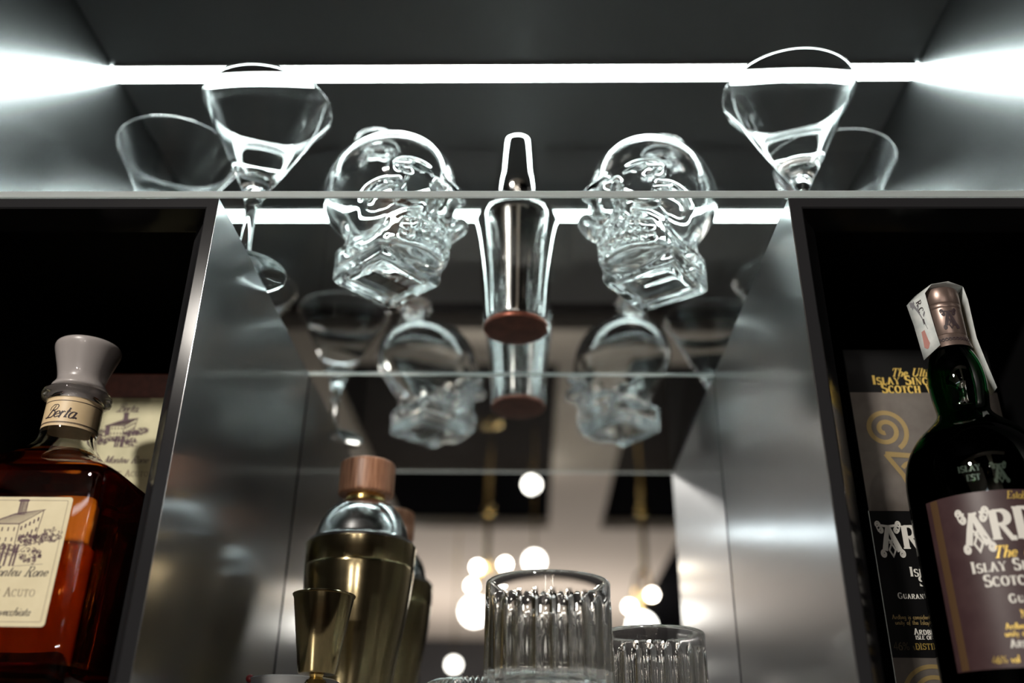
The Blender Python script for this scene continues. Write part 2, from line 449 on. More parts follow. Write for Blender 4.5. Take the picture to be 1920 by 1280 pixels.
class Ink:
    """flat strokes in label coordinates, later wrapped onto the label's surface"""
    def __init__(self):
        self.q = []
    def stroke(self, pts, wd):
        """one mitred ribbon; every ribbon lies a hair above the one before it"""
        P, W = [], []
        for q, p in enumerate(pts):
            if P and math.hypot(p[0] - P[-1][0], p[1] - P[-1][1]) < 1e-7:
                continue
            P.append(p)
            W.append(wd[q] if isinstance(wd, (list, tuple)) else wd)
        if len(P) < 2:
            return
        n = len(P)
        loop = math.hypot(P[0][0] - P[-1][0], P[0][1] - P[-1][1]) < 1e-6
        dirs = []
        for a, b in zip(P[:-1], P[1:]):
            d = math.hypot(b[0] - a[0], b[1] - a[1])
            dirs.append(((b[0] - a[0]) / d, (b[1] - a[1]) / d))
        L, R = [], []
        for i in range(n):
            d0 = dirs[i - 1] if i else (dirs[-1] if loop else dirs[0])
            d1 = dirs[i] if i < n - 1 else (dirs[0] if loop else dirs[-1])
            mx, my = d0[0] + d1[0], d0[1] + d1[1]
            m = math.hypot(mx, my)
            if m < 0.3:
                mx, my, m = d1[0], d1[1], 1.0
            mx, my = mx / m, my / m
            k = 0.5 * W[i] / max(0.5, abs(mx * d1[0] + my * d1[1]))
            L.append((P[i][0] - my * k, P[i][1] + mx * k))
            R.append((P[i][0] + my * k, P[i][1] - mx * k))
        self.count = getattr(self, 'count', 0) + 1
        lift = (self.count % 40) * 2.5e-6
        for i in range(n - 1):
            d = math.hypot(P[i + 1][0] - P[i][0], P[i + 1][1] - P[i][1])
            steps = max(1, int(d / 0.006))
            mix = lambda a, b, t: (a[0] + (b[0] - a[0]) * t, a[1] + (b[1] - a[1]) * t)
            for q in range(steps):
                t0, t1 = q / steps, (q + 1) / steps
                self.q.append((mix(R[i], R[i + 1], t0), mix(R[i], R[i + 1], t1), mix(L[i], L[i + 1], t1), mix(L[i], L[i + 1], t0), lift))
    def pen(self, pts, thick, thin, s, ox, oy, slant):
        tr = [(ox + (x + slant * y) * s, oy + y * s) for x, y in pts]
        ws = []
        for i in range(len(pts)):
            a, b = pts[max(i - 1, 0)], pts[min(i + 1, len(pts) - 1)]
            d = math.hypot(b[0] - a[0], b[1] - a[1]) or 1
            ws.append(s * (thin + (thick - thin) * abs(b[1] - a[1]) / d))
        self.stroke(tr, ws)
    def text(self, txt, x, y, h, align='l', slant=0.0, thick=0.19, thin=0.07, track=0.0, small_caps=False, squeeze=1.0):
        lay, adv = [], 0.0
        for ch in txt:
            sc = 1.0
            if small_caps and ch.islower():
                ch, sc = ch.upper(), 0.78
            g = CAPS.get(ch) or LOW.get(ch)
            if g is None:
                continue
            lay.append((ch, adv, sc))
            adv += g[0] * sc + track
        x0 = x - (adv * h * squeeze * (0.5 if align == 'c' else 1.0 if align == 'r' else 0.0))
        for ch, a, sc in lay:
            for st in (CAPS.get(ch) or LOW.get(ch))[1]:
                if isinstance(st, tuple):
                    pts, wd = st
                    p2 = [(px * squeeze, py) for px, py in pts]
                    self.stroke([(x0 + a * h * squeeze + (px + slant * py) * h * sc, y + py * h * sc) for px, py in p2], wd * h * sc)
                else:
                    self.pen([(px * squeeze, py) for px, py in st], thick, thin, h * sc, x0 + a * h * squeeze, y, slant)
        return x0 + adv * h * squeeze
    def celtic_a(self, x, y, h, sq=0.74):
        S = lambda pts, wd: self.stroke([(x + px * h * sq, y + py * h) for px, py in pts], [q * h for q in wd] if isinstance(wd, list) else wd * h)
        S([(0.16, 0.93), (0.50, 0.895), (0.84, 0.93)], 0.07)
        S(spiral(0.10, 0.95, 0.10, -10, 1.6), 0.045)
        S(spiral(0.20, 0.78, 0.10, 110, -1.7), 0.045)
        S([(0.06, 0.88), (0.12, 0.74)], 0.035)
        S(spiral(0.90, 0.95, 0.10, 190, -1.6), 0.045)
        S(spiral(0.80, 0.78, 0.10, 70, 1.7), 0.045)
        S([(0.94, 0.88), (0.88, 0.74)], 0.035)
        S([(0.47, 0.90), (0.36, 0.55), (0.25, 0.20)], [0.10, 0.14, 0.15])
        S([(0.50, 0.90), (0.66, 0.52), (0.82, 0.18)], [0.10, 0.15, 0.17])
        S(spiral(0.19, 0.11, 0.115, 60, 1.9), 0.05)
        S(spiral(0.88, 0.11, 0.115, 120, -1.9), 0.05)
        S([(0.53, 0.40), (0.65, 0.22), (0.53, 0.04), (0.41, 0.22), (0.53, 0.40)], 0.05)
        S([(0.40, 0.56), (0.56, 0.40)], 0.055)
        S([(0.62, 0.56), (0.46, 0.40)], 0.055)
    def villa(self, x, y, s, seed=3, heavy=1.0):
        """engraved country house with a tower, trees in front"""
        rnd = random.Random(seed)
        L = lambda pts, wd: self.stroke([(x + px * s, y + py * s) for px, py in pts], wd * s * heavy)
        L([(-0.62, 0.20), (-0.10, 0.42), (0.42, 0.50), (0.02, 0.24), (-0.58, 0.24)], 0.018)
        for k in range(12):
            t = k / 11
            L([(-0.56 + 0.6 * t, 0.245), (-0.10 + 0.5 * t, 0.42 + 0.08 * t)], 0.008)
        L([(-0.58, 0.24), (-0.55, -0.10)], 0.014)
        L([(0.02, 0.24), (0.02, -0.12)], 0.014)
        L([(0.40, 0.49), (0.36, 0.05)], 0.012)
        for k in range(16):
            t = k / 15
            L([(-0.56 + t * 0.12, 0.22), (-0.54 + t * 0.12, -0.10)], 0.011)
        for r, y0 in ((0, 0.18), (1, 0.00)):
            for k in range(5):
                t = (k + 0.5) / 5
                px, py = 0.04 + 0.33 * t, y0 + 0.20 * t
                L([(px, py), (px - 0.003, py - 0.07)], 0.026)
            for k in range(4):
                t = (k + 0.5) / 4
                px = -0.42 + 0.42 * t
                L([(px, y0), (px, y0 - 0.07)], 0.022)
        L([(-0.055, 0.40), (-0.055, 0.68), (0.075, 0.68), (0.085, 0.43)], 0.014)
        for dx in (0.0, 0.02, 0.04, 0.06, 0.085, 0.11):
            L([(-0.05 + dx, 0.40), (-0.04 + dx, 0.66)], 0.014)
        L([(-0.09, 0.66), (0.10, 0.66)], 0.035)
        def bush(cx, cy, rx, ry, n, wd):
            for _ in range(n):
                a = rnd.uniform(0, 2 * PI)
                q = rnd.random() ** 0.5
                px, py = cx + rx * q * math.cos(a), cy + ry * q * math.sin(a)
                L(arc(px, py, rnd.uniform(0.012, 0.035), rnd.uniform(0.012, 0.03), rnd.uniform(0, 360), rnd.uniform(360, 560), 5), wd)
        bush(0.30, -0.02, 0.26, 0.10, 70, 0.012)
        bush(0.62, 0.05, 0.22, 0.12, 60, 0.009)
        bush(-0.20, -0.22, 0.30, 0.10, 60, 0.012)
        bush(0.34, -0.32, 0.20, 0.13, 50, 0.012)
        bush(-0.72, -0.05, 0.22, 0.16, 60, 0.012)
        bush(-0.62, -0.32, 0.18, 0.10, 40, 0.012)
        for px in (-0.14, -0.06, 0.04, 0.10):
            L([(px, -0.12), (px - 0.02, -0.50)], 0.035)
        L([(-0.5, -0.42), (-0.25, -0.16), (0.25, -0.14), (0.02, -0.34)], 0.012)
        L([(0.10, -0.50), (0.60, -0.46)], 0.006)
    def build(self, name, material, fn, parent):
        m = MB()
        for a, b, c, d, l in self.q:
            m.add([fn(*a, l), fn(*b, l), fn(*c, l), fn(*d, l)], [(0, 1, 2, 3)])
        return m.build(name, material, parent, smooth=0, recalc=False)

# ------------------------------------------------------------------ the alcove and the bar room (setting)
YF, YB, XL, XR, ZS, ZC = 0.5523, 0.8589, -0.2262, 0.1803, 0.39, 0.6754
WL, WR = -0.4313, 0.3834
FLO = 0.057                 # lower board the bar ware stands on
ST = 0.3967                 # top of the glass shelf

struct(MB().box(WL - 0.02, WL, 0.50, YB + 0.03, -0.1, ZC + 0.02).build('wall_left', M['alcove_wall'], smooth=0))
struct(MB().box(WR, WR + 0.02, 0.50, YB + 0.03, -0.1, ZC + 0.02).build('wall_right', M['alcove_wall'], smooth=0))
struct(MB().box(WL, WR, 0.50, YB + 0.03, ZC, ZC + 0.02).build('ceiling', M['alcove_top'], smooth=0))
struct(MB().box(WL, WR, YB + 0.006, YB + 0.03, -0.1, ZC).build('wall_back', M['black'], smooth=0))
struct(MB().box(XL, XR, 0.53, YB + 0.03, FLO - 0.03, FLO).box(WL, XL - 0.0018, YF + 0.031, YB + 0.03, FLO - 0.03, FLO).box(XR + 0.0018, WR, YF + 0.031, YB + 0.03, FLO - 0.03, FLO).build('trim_1', M['counter'], smooth=0))   # bar board under the ware
struct(MB().box(-4.0, WL - 0.02, 0.70, 0.74, -1.4, 1.5).box(WR + 0.02, 4.0, 0.70, 0.74, -1.4, 1.5).box(WL - 0.02, WR + 0.02, 0.70, 0.74, ZC + 0.02, 1.5)
       .box(WL - 0.02, WR + 0.02, 0.70, 0.74, -1.4, -0.1).build('wall_front', M['dark_wall'], smooth=0))
struct(MB().box(-4, 4, -8.0, -7.9, -1.4, 1.5).build('wall_far', M['dark_wall'], smooth=0))
struct(MB().box(-4.1, -4, -8, 0.74, -1.4, 1.5).build('wall_west', M['dark_wall'], smooth=0))
struct(MB().box(4, 4.1, -8, 0.74, -1.4, 1.5).build('wall_east', M['dark_wall'], smooth=0))
struct(MB().box(-4, 4, -8, 0.9, -1.45, -1.4).build('floor', M['room_floor'], smooth=0))
struct(MB().box(-4, 4, -7.9, 0.74, 1.56, 1.6).build('ceiling_coffers', M['coffer'], smooth=0))
struct(MB().box(-1.1, 0.9, -7.9, -3.79, 1.5, 1.56).box(-2.6, -0.8, -3.79, -1.47, 1.5, 1.56).box(-2.6, -1.1, -7.9, -3.79, 1.5, 1.56).build('ceiling_lobby', M['plaster'], smooth=0))
struct(MB().box(0.095, 0.40, -3.79, -1.47, 1.5, 1.56).build('trim_2', M['plaster'], smooth=0))       # beam running away from the bar
struct(MB().box(-1.7, 1.2, -1.47, -1.19, 1.5, 1.56).build('trim_3', M['plaster'], smooth=0))             # cross beam

mir = MB().box(WL + 0.0005, WR - 0.0005, YB, YB + 0.005, FLO, ZC - 0.0005).build('mirror', M['mirror'], smooth=0)
tag(mir, 'large wall mirror behind the glass shelf reflecting the bar room', 'mirror')

# LED strip
led = thing('led_strip', 'thin bright cool white LED light strip across the alcove ceiling', 'light', (0, 0.733, ZC))
MB().box(WL + 0.001, WR - 0.001, -0.0115, -0.0105, -0.0042, 0).box(WL + 0.001, WR - 0.001, 0.0105, 0.0115, -0.0042, 0).build('channel', M['alu'], led, smooth=0)
MB().box(WL + 0.001, WR - 0.001, -0.0104, 0.0104, -0.004, -0.0002).build('diffuser', M['led'], led, smooth=0)

# glass shelf
shelf = MB()
sy = [(YF + 0.0008, ZS + 0.0003), (YF, ZS + 0.0011), (YF, ST - 0.0008), (YF + 0.0008, ST), (YB - 0.0012, ST), (YB - 0.0012, ZS + 0.0003)]
shelf.loft([[(x, a, b) for a, b in sy] for x in (WL + 0.0008, WR - 0.0008)])
shelf = shelf.build('glass_shelf', M['shelf'], smooth=0)
shelf.data.materials.append(M['shelf_edge'])
for p in shelf.data.polygons:
    if p.normal.y < -0.3 or p.normal.y > 0.9:
        p.material_index = 1                     # the ground front and back edges
tag(shelf, 'long clear glass shelf spanning the alcove under the LED strip', 'shelf')

# display cabinets left and right of the niche
def cabinet(name, label, x_in, x_out, sgn):
    """x_in = niche side, x_out = alcove wall side; sgn = -1 for the left cabinet"""
    t = thing(name, label, 'cabinet', ((x_in + x_out) / 2, YF, FLO))
    ox, oy, oz = t.location
    def part(nm, m, material, **k):
        m.v = [(a - ox, b - oy, c - oz) for a, b, c in m.v]
        return m.build(nm, material, t, **k)
    lo, hi = min(x_in, x_out), max(x_in, x_out)
    th = 0.0001 if sgn < 0 else 0.0008            # steel cheek towards the niche
    part('side_panel', MB().box(min(x_in, x_in + sgn * th), max(x_in, x_in + sgn * th), YF + 0.0002, YB - 0.003, FLO, ZS - 0.0002), M['steel_panel'], smooth=0)
    a = x_in + sgn * (th + 0.0001)
    b = x_out - sgn * 0.001
    # mitred frame, its inner face raked back
    fz0, fz1 = FLO - 0.0125, ZS - 0.0003
    def ring(ia, ib, zt, zb, y):
        return [(ia, y, zt), (ib, y, zt), (ib, y, zb), (ia, y, zb)]
    rings = [ring(a, b, fz1, fz0, YF), ring(a + sgn * 0.0075, b - sgn * 0.0075, ZS - 0.0075, fz0 + 0.0075, YF),
             ring(a + sgn * 0.0085, b - sgn * 0.0085, ZS - 0.0085, fz0 + 0.0085, YF + 0.001),
             ring(a + sgn * 0.013, b - sgn * 0.013, ZS - 0.0095, fz0 + 0.0095, YF + 0.012),
             ring(a + sgn * 0.0232, b - sgn * 0.0232, ZS - 0.0105, fz0 + 0.0105, YF + 0.026),
             ring(a + sgn * 0.0232, b - sgn * 0.0232, ZS - 0.0105, fz0 + 0.0105, YF + 0.0285),
             ring(a, b, fz1, fz0, YF + 0.0285)]
    m = MB()
    m.loft(rings + [rings[0]], False, False)
    part('frame', m, M['frame'], smooth=20)
    y0, y1 = YF + 0.029, YB - 0.003
    part('lining', MB().box(min(a, a + sgn * 0.004), max(a, a + sgn * 0.004), y0 + 0.003, y1, FLO + 0.0003, fz1)
         .box(min(b, b - sgn * 0.004), max(b, b - sgn * 0.004), y0 + 0.003, y1, FLO + 0.0003, fz1)
         .box(min(a, b) + 0.004, max(a, b) - 0.004, y0 + 0.003, y1, ZS - 0.005, ZS - 0.0003), M['black'], smooth=0)
    part('back_panel', MB().box(min(a, b) + 0.0042, max(a, b) - 0.0042, y1 - 0.004, y1, FLO + 0.0003, ZS - 0.0052), M['black'], smooth=0)
    return t

cabinet('display_cabinet', 'black framed display cabinet holding the amber decanter, steel side facing the niche', XL, WL, -1)
cabinet('display_cabinet', 'black framed display cabinet holding the dark green whisky bottle, steel side facing the niche', XR, WR, 1)

# ------------------------------------------------------------------ martini glasses
def martini_profile():
    outer = chaikin([(0.0, 0.0), (0.034, 0.0), (0.0372, 0.0006), (0.0374, 0.0022), (0.030, 0.0034), (0.012, 0.0060), (0.0062, 0.012),
                     (0.0047, 0.030), (0.0046, 0.052), (0.0056, 0.068), (0.0085, 0.076), (0.0105, 0.0805), (0.0135, 0.0855)], 2)
    cone = [(0.0165, 0.0915), (0.030, 0.1185), (0.045, 0.1480), (0.0567, 0.1698), (0.0574, 0.1706), (0.0576, 0.1714), (0.0571, 0.1722), (0.0562, 0.1722), (0.0556, 0.1713)]
    inner = [(0.0440, 0.1478), (0.0290, 0.1183), (0.0160, 0.0935), (0.0110, 0.0895), (0.0, 0.0885)]
    return outer + cone + inner

g0 = thing('martini_glass', 'tall martini glass in front on the left, its foot seen over the niche edge', 'glass', (-0.2425, 0.664, ST + 0.0002), 0, 'martini glasses on the shelf')
MB().lathe(martini_profile(), 96).build('glass_body', M['clear'], g0, smooth=60)
dup(g0, (-0.347, 0.731, ST + 0.0002), 0, 'martini glass behind the front left one, close to the bright left wall')
dup(g0, (0.2250, 0.648, ST + 0.0002), 0, 'tall martini glass in front on the right, its rim rising above the LED strip')
dup(g0, (0.2950, 0.752, ST + 0.0002), 0, 'martini glass behind the front right one, only its bowl visible above the shelf edge')

# ------------------------------------------------------------------ glass skull bottles
def skull_mesh():
    h = 0.00115
    xs = np.arange(-0.062, 0.0621, h)
    ys = np.arange(-0.068, 0.0761, h)
    zs = np.arange(-0.004, 0.1841, h)
    X, Y, Z = np.meshgrid(xs, ys, zs, indexing='ij')
    X = np.abs(X).astype(np.float32)
    Y = Y.astype(np.float32)
    Z = Z.astype(np.float32)
    def ell(cx, cy_, cz, rx, ry, rz):
        k = np.sqrt(((X - cx) / rx) ** 2 + ((Y - cy_) / ry) ** 2 + ((Z - cz) / rz) ** 2)
        k2 = np.sqrt(((X - cx) / rx ** 2) ** 2 + ((Y - cy_) / ry ** 2) ** 2 + ((Z - cz) / rz ** 2) ** 2) + 1e-6
        return k * (k - 1) / k2
    def rbox(cy_, cz, bx, by, bz, r):
        qx, qy, qz = X - (bx - r), np.abs(Y - cy_) - (by - r), np.abs(Z - cz) - (bz - r)
        return np.sqrt(np.maximum(qx, 0) ** 2 + np.maximum(qy, 0) ** 2 + np.maximum(qz, 0) ** 2) + np.minimum(np.maximum(qx, np.maximum(qy, qz)), 0) - r
    def cyl(r, z0, z1):
        d = np.sqrt(X ** 2 + (Y - 0.031) ** 2) - r
        return np.maximum(d, np.maximum(z0 - Z, Z - z1))
    def smin(a, b, k):
        t = np.clip(0.5 + 0.5 * (b - a) / k, 0, 1)
        return b * (1 - t) + a * t - k * t * (1 - t)
    def smax(a, b, k):
        return -smin(-a, -b, k)
    d = ell(0, 0.008, 0.096, 0.0525, 0.0635, 0.050)                       # cranium
    d = smin(d, ell(0, -0.004, 0.078, 0.049, 0.054, 0.044), 0.012)
    jaw = rbox(-0.010, 0.034, 0.033, 0.037, 0.028, 0.014)
    d = smin(d, jaw, 0.010)
    d = smin(d, rbox(0.0, 0.017, 0.0335, 0.0335, 0.017, 0.005), 0.003)    # square foot
    d = smin(d, ell(0, -0.038, 0.034, 0.027, 0.021, 0.016), 0.007)        # upper jaw
    d = smin(d, ell(0, -0.039, 0.014, 0.024, 0.015, 0.011), 0.006)        # chin
    d = smin(d, ell(0.0350, -0.034, 0.055, 0.013, 0.023, 0.0090), 0.008)  # cheekbones
    d = smin(d, ell(0.019, -0.050, 0.078, 0.020, 0.009, 0.0065), 0.007)   # brow
    d = smin(d, ell(0, -0.056, 0.060, 0.0055, 0.010, 0.014), 0.005)       # nasal bone
    d = smax(d, -ell(0.0195, -0.058, 0.0625, 0.0125, 0.020, 0.0100), 0.004)  # eye sockets
    d = smax(d, -ell(0.0035, -0.062, 0.0455, 0.0058, 0.016, 0.0085), 0.003)  # nose
    d = smax(d, -ell(0.057, -0.030, 0.074, 0.010, 0.022, 0.016), 0.006)   # temples
    d = smax(d, -ell(0.043, -0.012, 0.036, 0.010, 0.024, 0.010), 0.006)   # hollow below the cheek
    # teeth: two rows of knobs round the jaw
    for row_z, hz in ((0.0290, 0.0050), (0.0195, 0.0046)):
        for k in range(5):
            a = k * 0.27
            d = smin(d, ell(0.0265 * math.sin(a), -0.036 - 0.0235 * math.cos(a) + (0.0012 if row_z < 0.025 else -0.0008), row_z, 0.0034, 0.0038, hz), 0.0014)
    # foot: dished underside with a raised rim
    d = smax(d, -rbox(0.0, 0.0, 0.0235, 0.0235, 0.0022, 0.002), 0.0012)
    neck = smin(cyl(0.0165, 0.118, 0.160), np.sqrt((np.sqrt(X ** 2 + (Y - 0.031) ** 2) - 0.0180) ** 2 + (Z - 0.1610) ** 2) - 0.0038, 0.003)
    d = smin(d, neck, 0.006)
    # hollow
    cav = d + 0.0050
    cav = smax(cav, 0.0145 - Z, 0.004)
    cav = smin(cav, cyl(0.0110, 0.106, 0.20), 0.003)
    d = smax(d, -cav, 0.0012)
    # surface nets
    nx, ny, nz = d.shape
    s = d < 0
    cnt = np.zeros((nx - 1, ny - 1, nz - 1), np.int32)
    acc = np.zeros((nx - 1, ny - 1, nz - 1, 3), np.float32)
    corners = [(i, j, k) for i in (0, 1) for j in (0, 1) for k in (0, 1)]
    sl = lambda a, c: a[c[0]:nx - 1 + c[0], c[1]:ny - 1 + c[1], c[2]:nz - 1 + c[2]]
    for a in corners:
        for ax in range(3):
            if a[ax] == 0:
                b = list(a)
                b[ax] = 1
                da, db = sl(d, a), sl(d, b)
                cross = (da < 0) != (db < 0)
                t = np.where(cross, da / np.where(cross, da - db, 1), 0)
                cnt += cross
                for q in range(3):
                    acc[..., q] += np.where(cross, a[q] + (t if q == ax else 0), 0)
    act = cnt > 0
    idx = -np.ones(act.shape, np.int64)
    ii = np.argwhere(act)
    idx[act] = np.arange(len(ii))
    P = (ii + acc[act] / cnt[act][:, None]) * h + np.array([xs[0], ys[0], zs[0]])
    F = []
    for ax in range(3):
        o1, o2 = (ax + 1) % 3, (ax + 2) % 3
        lo = [slice(1, n - 1) for n in (nx, ny, nz)]
        lo[ax] = slice(0, (nx, ny, nz)[ax] - 1)
        hi = list(lo)
        hi[ax] = slice(1, (nx, ny, nz)[ax])
        a, b = s[tuple(lo)], s[tuple(hi)]
        off = np.array([lo[0].start, lo[1].start, lo[2].start])
        for flip in (0, 1):
            e = np.argwhere((a & ~b) if not flip else (~a & b)) + off
            def cell(d1, d2):
                c = e.copy()
                c[:, o1] -= d1
                c[:, o2] -= d2
                return idx[c[:, 0], c[:, 1], c[:, 2]]
            q = np.stack([cell(0, 0), cell(1, 0), cell(1, 1), cell(0, 1)], 1)
            F.append(q if not flip else q[:, ::-1])
    F = np.concatenate(F)
    # a little smoothing
    e = np.concatenate([F[:, [0, 1]], F[:, [1, 2]], F[:, [2, 3]], F[:, [3, 0]]])
    for lam in (0.5, -0.52, 0.5, -0.52, 0.4):
        sm = np.zeros_like(P)
        c = np.zeros(len(P))
        np.add.at(sm, e[:, 0], P[e[:, 1]])
        np.add.at(c, e[:, 0], 1)
        P = P + lam * (sm / np.maximum(c, 1)[:, None] - P)
    me = bpy.data.meshes.new('skull_bottle')
    me.from_pydata(P.tolist(), [], F.tolist())
    me.materials.append(M['clear'])
    me.polygons.foreach_set('use_smooth', [True] * len(me.polygons))
    me.update()
    return me

skull_me = skull_mesh()
def skull(label, loc, rz, sticker):
    t = thing('skull_bottle', label, 'bottle', loc, rz, 'glass skull bottles on the shelf')
    o = bpy.data.objects.new('bottle_body', skull_me)
    C.objects.link(o)
    o.parent = t
    if sticker:
        b = MB().box(-0.019, 0.019, -0.007, 0.007, 0.0018, 0.0021).build('base_sticker', M['sticker'], t, smooth=0)
        m = MB()
        x = -0.016
        rnd = random.Random(5)
        while x < 0.016:
            q = rnd.choice((0.0005, 0.0008, 0.0012))
            m.box(x, x + q, -0.0055, 0.0055, 0.0016, 0.0018)
            x += q + rnd.choice((0.0007, 0.0011))
        m.build('bar_mark', M['sticker_bar'], b, smooth=0)
    return t
skull('clear glass skull bottle left of the steel shaker, dark sticker under its foot', (-0.124, 0.682, ST + 0.0001), math.radians(48), True)
skull('clear glass skull bottle right of the steel shaker, bare square foot', (0.103, 0.688, ST + 0.0001), math.radians(-36), False)

# ------------------------------------------------------------------ steel shaker on the glass shelf
t = thing('cocktail_shaker', 'polished steel cocktail shaker with reddish base between the two glass skulls', 'shaker', (-0.0165, 0.765, ST + 0.0002))
MB().lathe(chaikin([(0.0285, 0.004), (0.0297, 0.0045), (0.0302, 0.007), (0.0318, 0.040), (0.0360, 0.084), (0.0394, 0.108), (0.0400, 0.114), (0.0395, 0.1185), (0.0385, 0.1190)], 2), 96).build('body', M['chrome'], t, smooth=50)
MB().lathe([(0, 0.0)] + chaikin([(0.0275, 0.0), (0.0293, 0.0), (0.0297, 0.002), (0.0295, 0.0046), (0.028, 0.0046)], 1) + [(0, 0.0046)], 96).build('base_disc', M['copper'], t, smooth=40)
MB().lathe([(0.0384, 0.1180), (0.0386, 0.1200)] + chaikin([(0.0380, 0.1215), (0.034, 0.1255), (0.028, 0.1280), (0.0222, 0.1295)], 2) + [(0.0212, 0.1300), (0.0, 0.1300)], 96).build('strainer_top', M['chrome'], t, smooth=50)
MB().lathe([(0.0208, 0.1302), (0.0218, 0.1312), (0.0218, 0.158)] + chaikin([(0.0214, 0.162), (0.0200, 0.176), (0.0178, 0.205), (0.0172, 0.2085), (0.0155, 0.2105)], 2) + [(0.008, 0.2115), (0.0, 0.2117)], 96).build('cap', M['chrome'], t, smooth=50)

# ------------------------------------------------------------------ bronze shaker, jigger, dish, strainer, tumblers on the lower board
t = thing('cocktail_shaker', 'brass coloured cocktail shaker with steel dome and round wooden cap', 'shaker', (-0.1448, 0.783, FLO + 0.0002))
k = lambda z: z - FLO
MB().lathe([(0, 0)] + chaikin([(0.0295, 0.0), (0.0305, 0.001), (0.032, k(0.075)), (0.0355, k(0.105)), (0.0425, k(0.145)), (0.0452, k(0.170)), (0.0455, k(0.175))], 2) +
           [(0.0455, k(0.1765)), (0.0451, k(0.177)), (0.0455, k(0.1775)), (0.0457, k(0.193)), (0.0462, k(0.1945)), (0.0462, k(0.1955)), (0.0450, k(0.1962)), (0.042, k(0.1962)), (0, k(0.196))], 96).build('body', M['bronze'], t, smooth=40)
MB().lathe([(0.0435, k(0.1964)), (0.0440, k(0.1985)), (0.0420, k(0.2000)), (0.0398, k(0.2005))] + chaikin([(0.0392, k(0.2015)), (0.0370, k(0.2120)), (0.0320, k(0.2230)), (0.0240, k(0.2310)), (0.0175, k(0.2340))], 2) + [(0, k(0.2341))], 96).build('strainer_top', M['chrome_soft'], t, smooth=45)
MB().lathe([(0.0175, k(0.2342)), (0.0172, k(0.2365)), (0.0168, k(0.240)), (0, k(0.240))], 64).build('neck_ring', M['gold'], t, smooth=40)
MB().lathe([(0, k(0.2402))] + chaikin([(0.0222, k(0.2402)), (0.0236, k(0.2405)), (0.0240, k(0.2425)), (0.0240, k(0.2650)), (0.0236, k(0.2685)), (0.0215, k(0.2697))], 2) + [(0, k(0.2700))], 64).build('wooden_cap', M['walnut'], t, smooth=45)

t = thing('jigger', 'small brass bar jigger in front of the brass coloured shaker', 'jigger', (-0.1425, 0.648, FLO + 0.0002))
MB().lathe([(0.0022, 0.0190), (0.0042, 0.0200), (0.0118, 0.0204), (0.0125, 0.0215), (0.0205, 0.0705), (0.0212, 0.0708), (0.0214, 0.0715), (0.0208, 0.0720), (0.0200, 0.0714), (0.0120, 0.0226), (0.0, 0.0220)], 72).build('upper_cup', M['bronze_dark'], t, smooth=40)
MB().lathe([(0.0150, 0.0), (0.0156, 0.0004), (0.0152, 0.0012), (0.0062, 0.0168), (0.0, 0.0176)], 72).build('lower_cup', M['bronze_dark'], t, smooth=40)
MB().lathe([(0.0, 0.0165), (0.0050, 0.0168), (0.0042, 0.0185), (0.0050, 0.0202), (0.0, 0.0204)], 48).build('waist_collar', M['gold'], t, smooth=40)

t = thing('bar_dish', 'low grey steel bar dish with a red tip behind the jigger', 'dish', (-0.170, 0.700, FLO + 0.0002))
MB().lathe([(0, 0), (0.024, 0), (0.028, 0.004), (0.0315, 0.019), (0.0325, 0.0215), (0.030, 0.0228), (0.0, 0.0245)], 64).build('bowl', M['enamel'], t, smooth=40)
MB().sphere((-0.026, -0.018, 0.0212), 0.0028).build('red_tip', M['red'], t, smooth=180)

t = thing('cocktail_strainer', 'coiled spring bar strainer lying beside the front tumbler', 'strainer', (-0.030, 0.664, FLO + 0.0002))
MB().lathe([(0, 0.0075), (0.030, 0.0075), (0.0302, 0.0082), (0.030, 0.0088), (0, 0.0088)], 64).build('plate', M['chrome'], t, smooth=30)
pts = []
for i in range(30 * 14 + 1):
    u = i / 14
    th = math.radians(188 + 150 * (u / 30) ** 1.25)
    ph = 2 * PI * u
    rr = 0.036 + 0.0085 * math.cos(ph)
    pts.append((rr * math.cos(th), rr * math.sin(th), 0.0092 + 0.0085 * math.sin(ph)))
MB().tube(pts, 0.00055, 6).build('spring', M['chrome'], t, smooth=60)
MB().tube([(0.0, 0.028, 0.0085), (0.0, 0.06, 0.010), (0.0, 0.10, 0.012)], 0.0035, 10).build('handle', M['chrome'], t, smooth=60)

def tumbler(name, label, loc, R, H, nf, rot):
    ramp = lambda z: max(0.0, min(1.0, (H - 0.0135 - z) / 0.0035)) * max(0.0, min(1.0, (z - 0.004) / 0.004))
    def rf(r, z, a):
        if r < R * 0.96 or z > H - 0.0005:
            return r
        c = abs(((a * nf / (2 * PI)) % 1.0) - 0.5) * 2          # 0 mid facet .. 1 groove
        return r - 0.0022 * ramp(z) * (c ** 3.0) + 0.0003 * ramp(z) * (1 - c)
    zz = [0.0008 + (H - 0.0022) * i / 34 for i in range(35)]
    prof = [(0, 0.001), (R * 0.80, 0.0), (R * 0.93, 0.0)] + [(R, z) for z in zz] + [(R - 0.0003, H - 0.0006), (R - 0.0010, H), (R - 0.0019, H - 0.0005)]
    prof += [(R - 0.0024 - 0.0012 * i / 8, H - 0.002 - (H - 0.018) * i / 8) for i in range(9)] + [(R - 0.006, 0.0135), (R * 0.6, 0.0120), (0, 0.0116)]
    t = thing(name, label, 'glass', loc, rot, 'cut glass tumblers')
    MB().lathe(prof, nf * 10, rfun=rf).build('glass_body', M['crystal'], t, smooth=50)
    return t
tumbler('tumbler', 'front cut glass tumbler, the bigger one with sharp vertical grooves', (0.0102, 0.640, FLO + 0.0002), 0.0420, 0.0795, 24, 0.05)
tumbler('tumbler', 'second cut glass tumbler standing behind and right of the front one', (0.0905, 0.742, FLO + 0.0002), 0.0405, 0.0640, 24, 0.11)

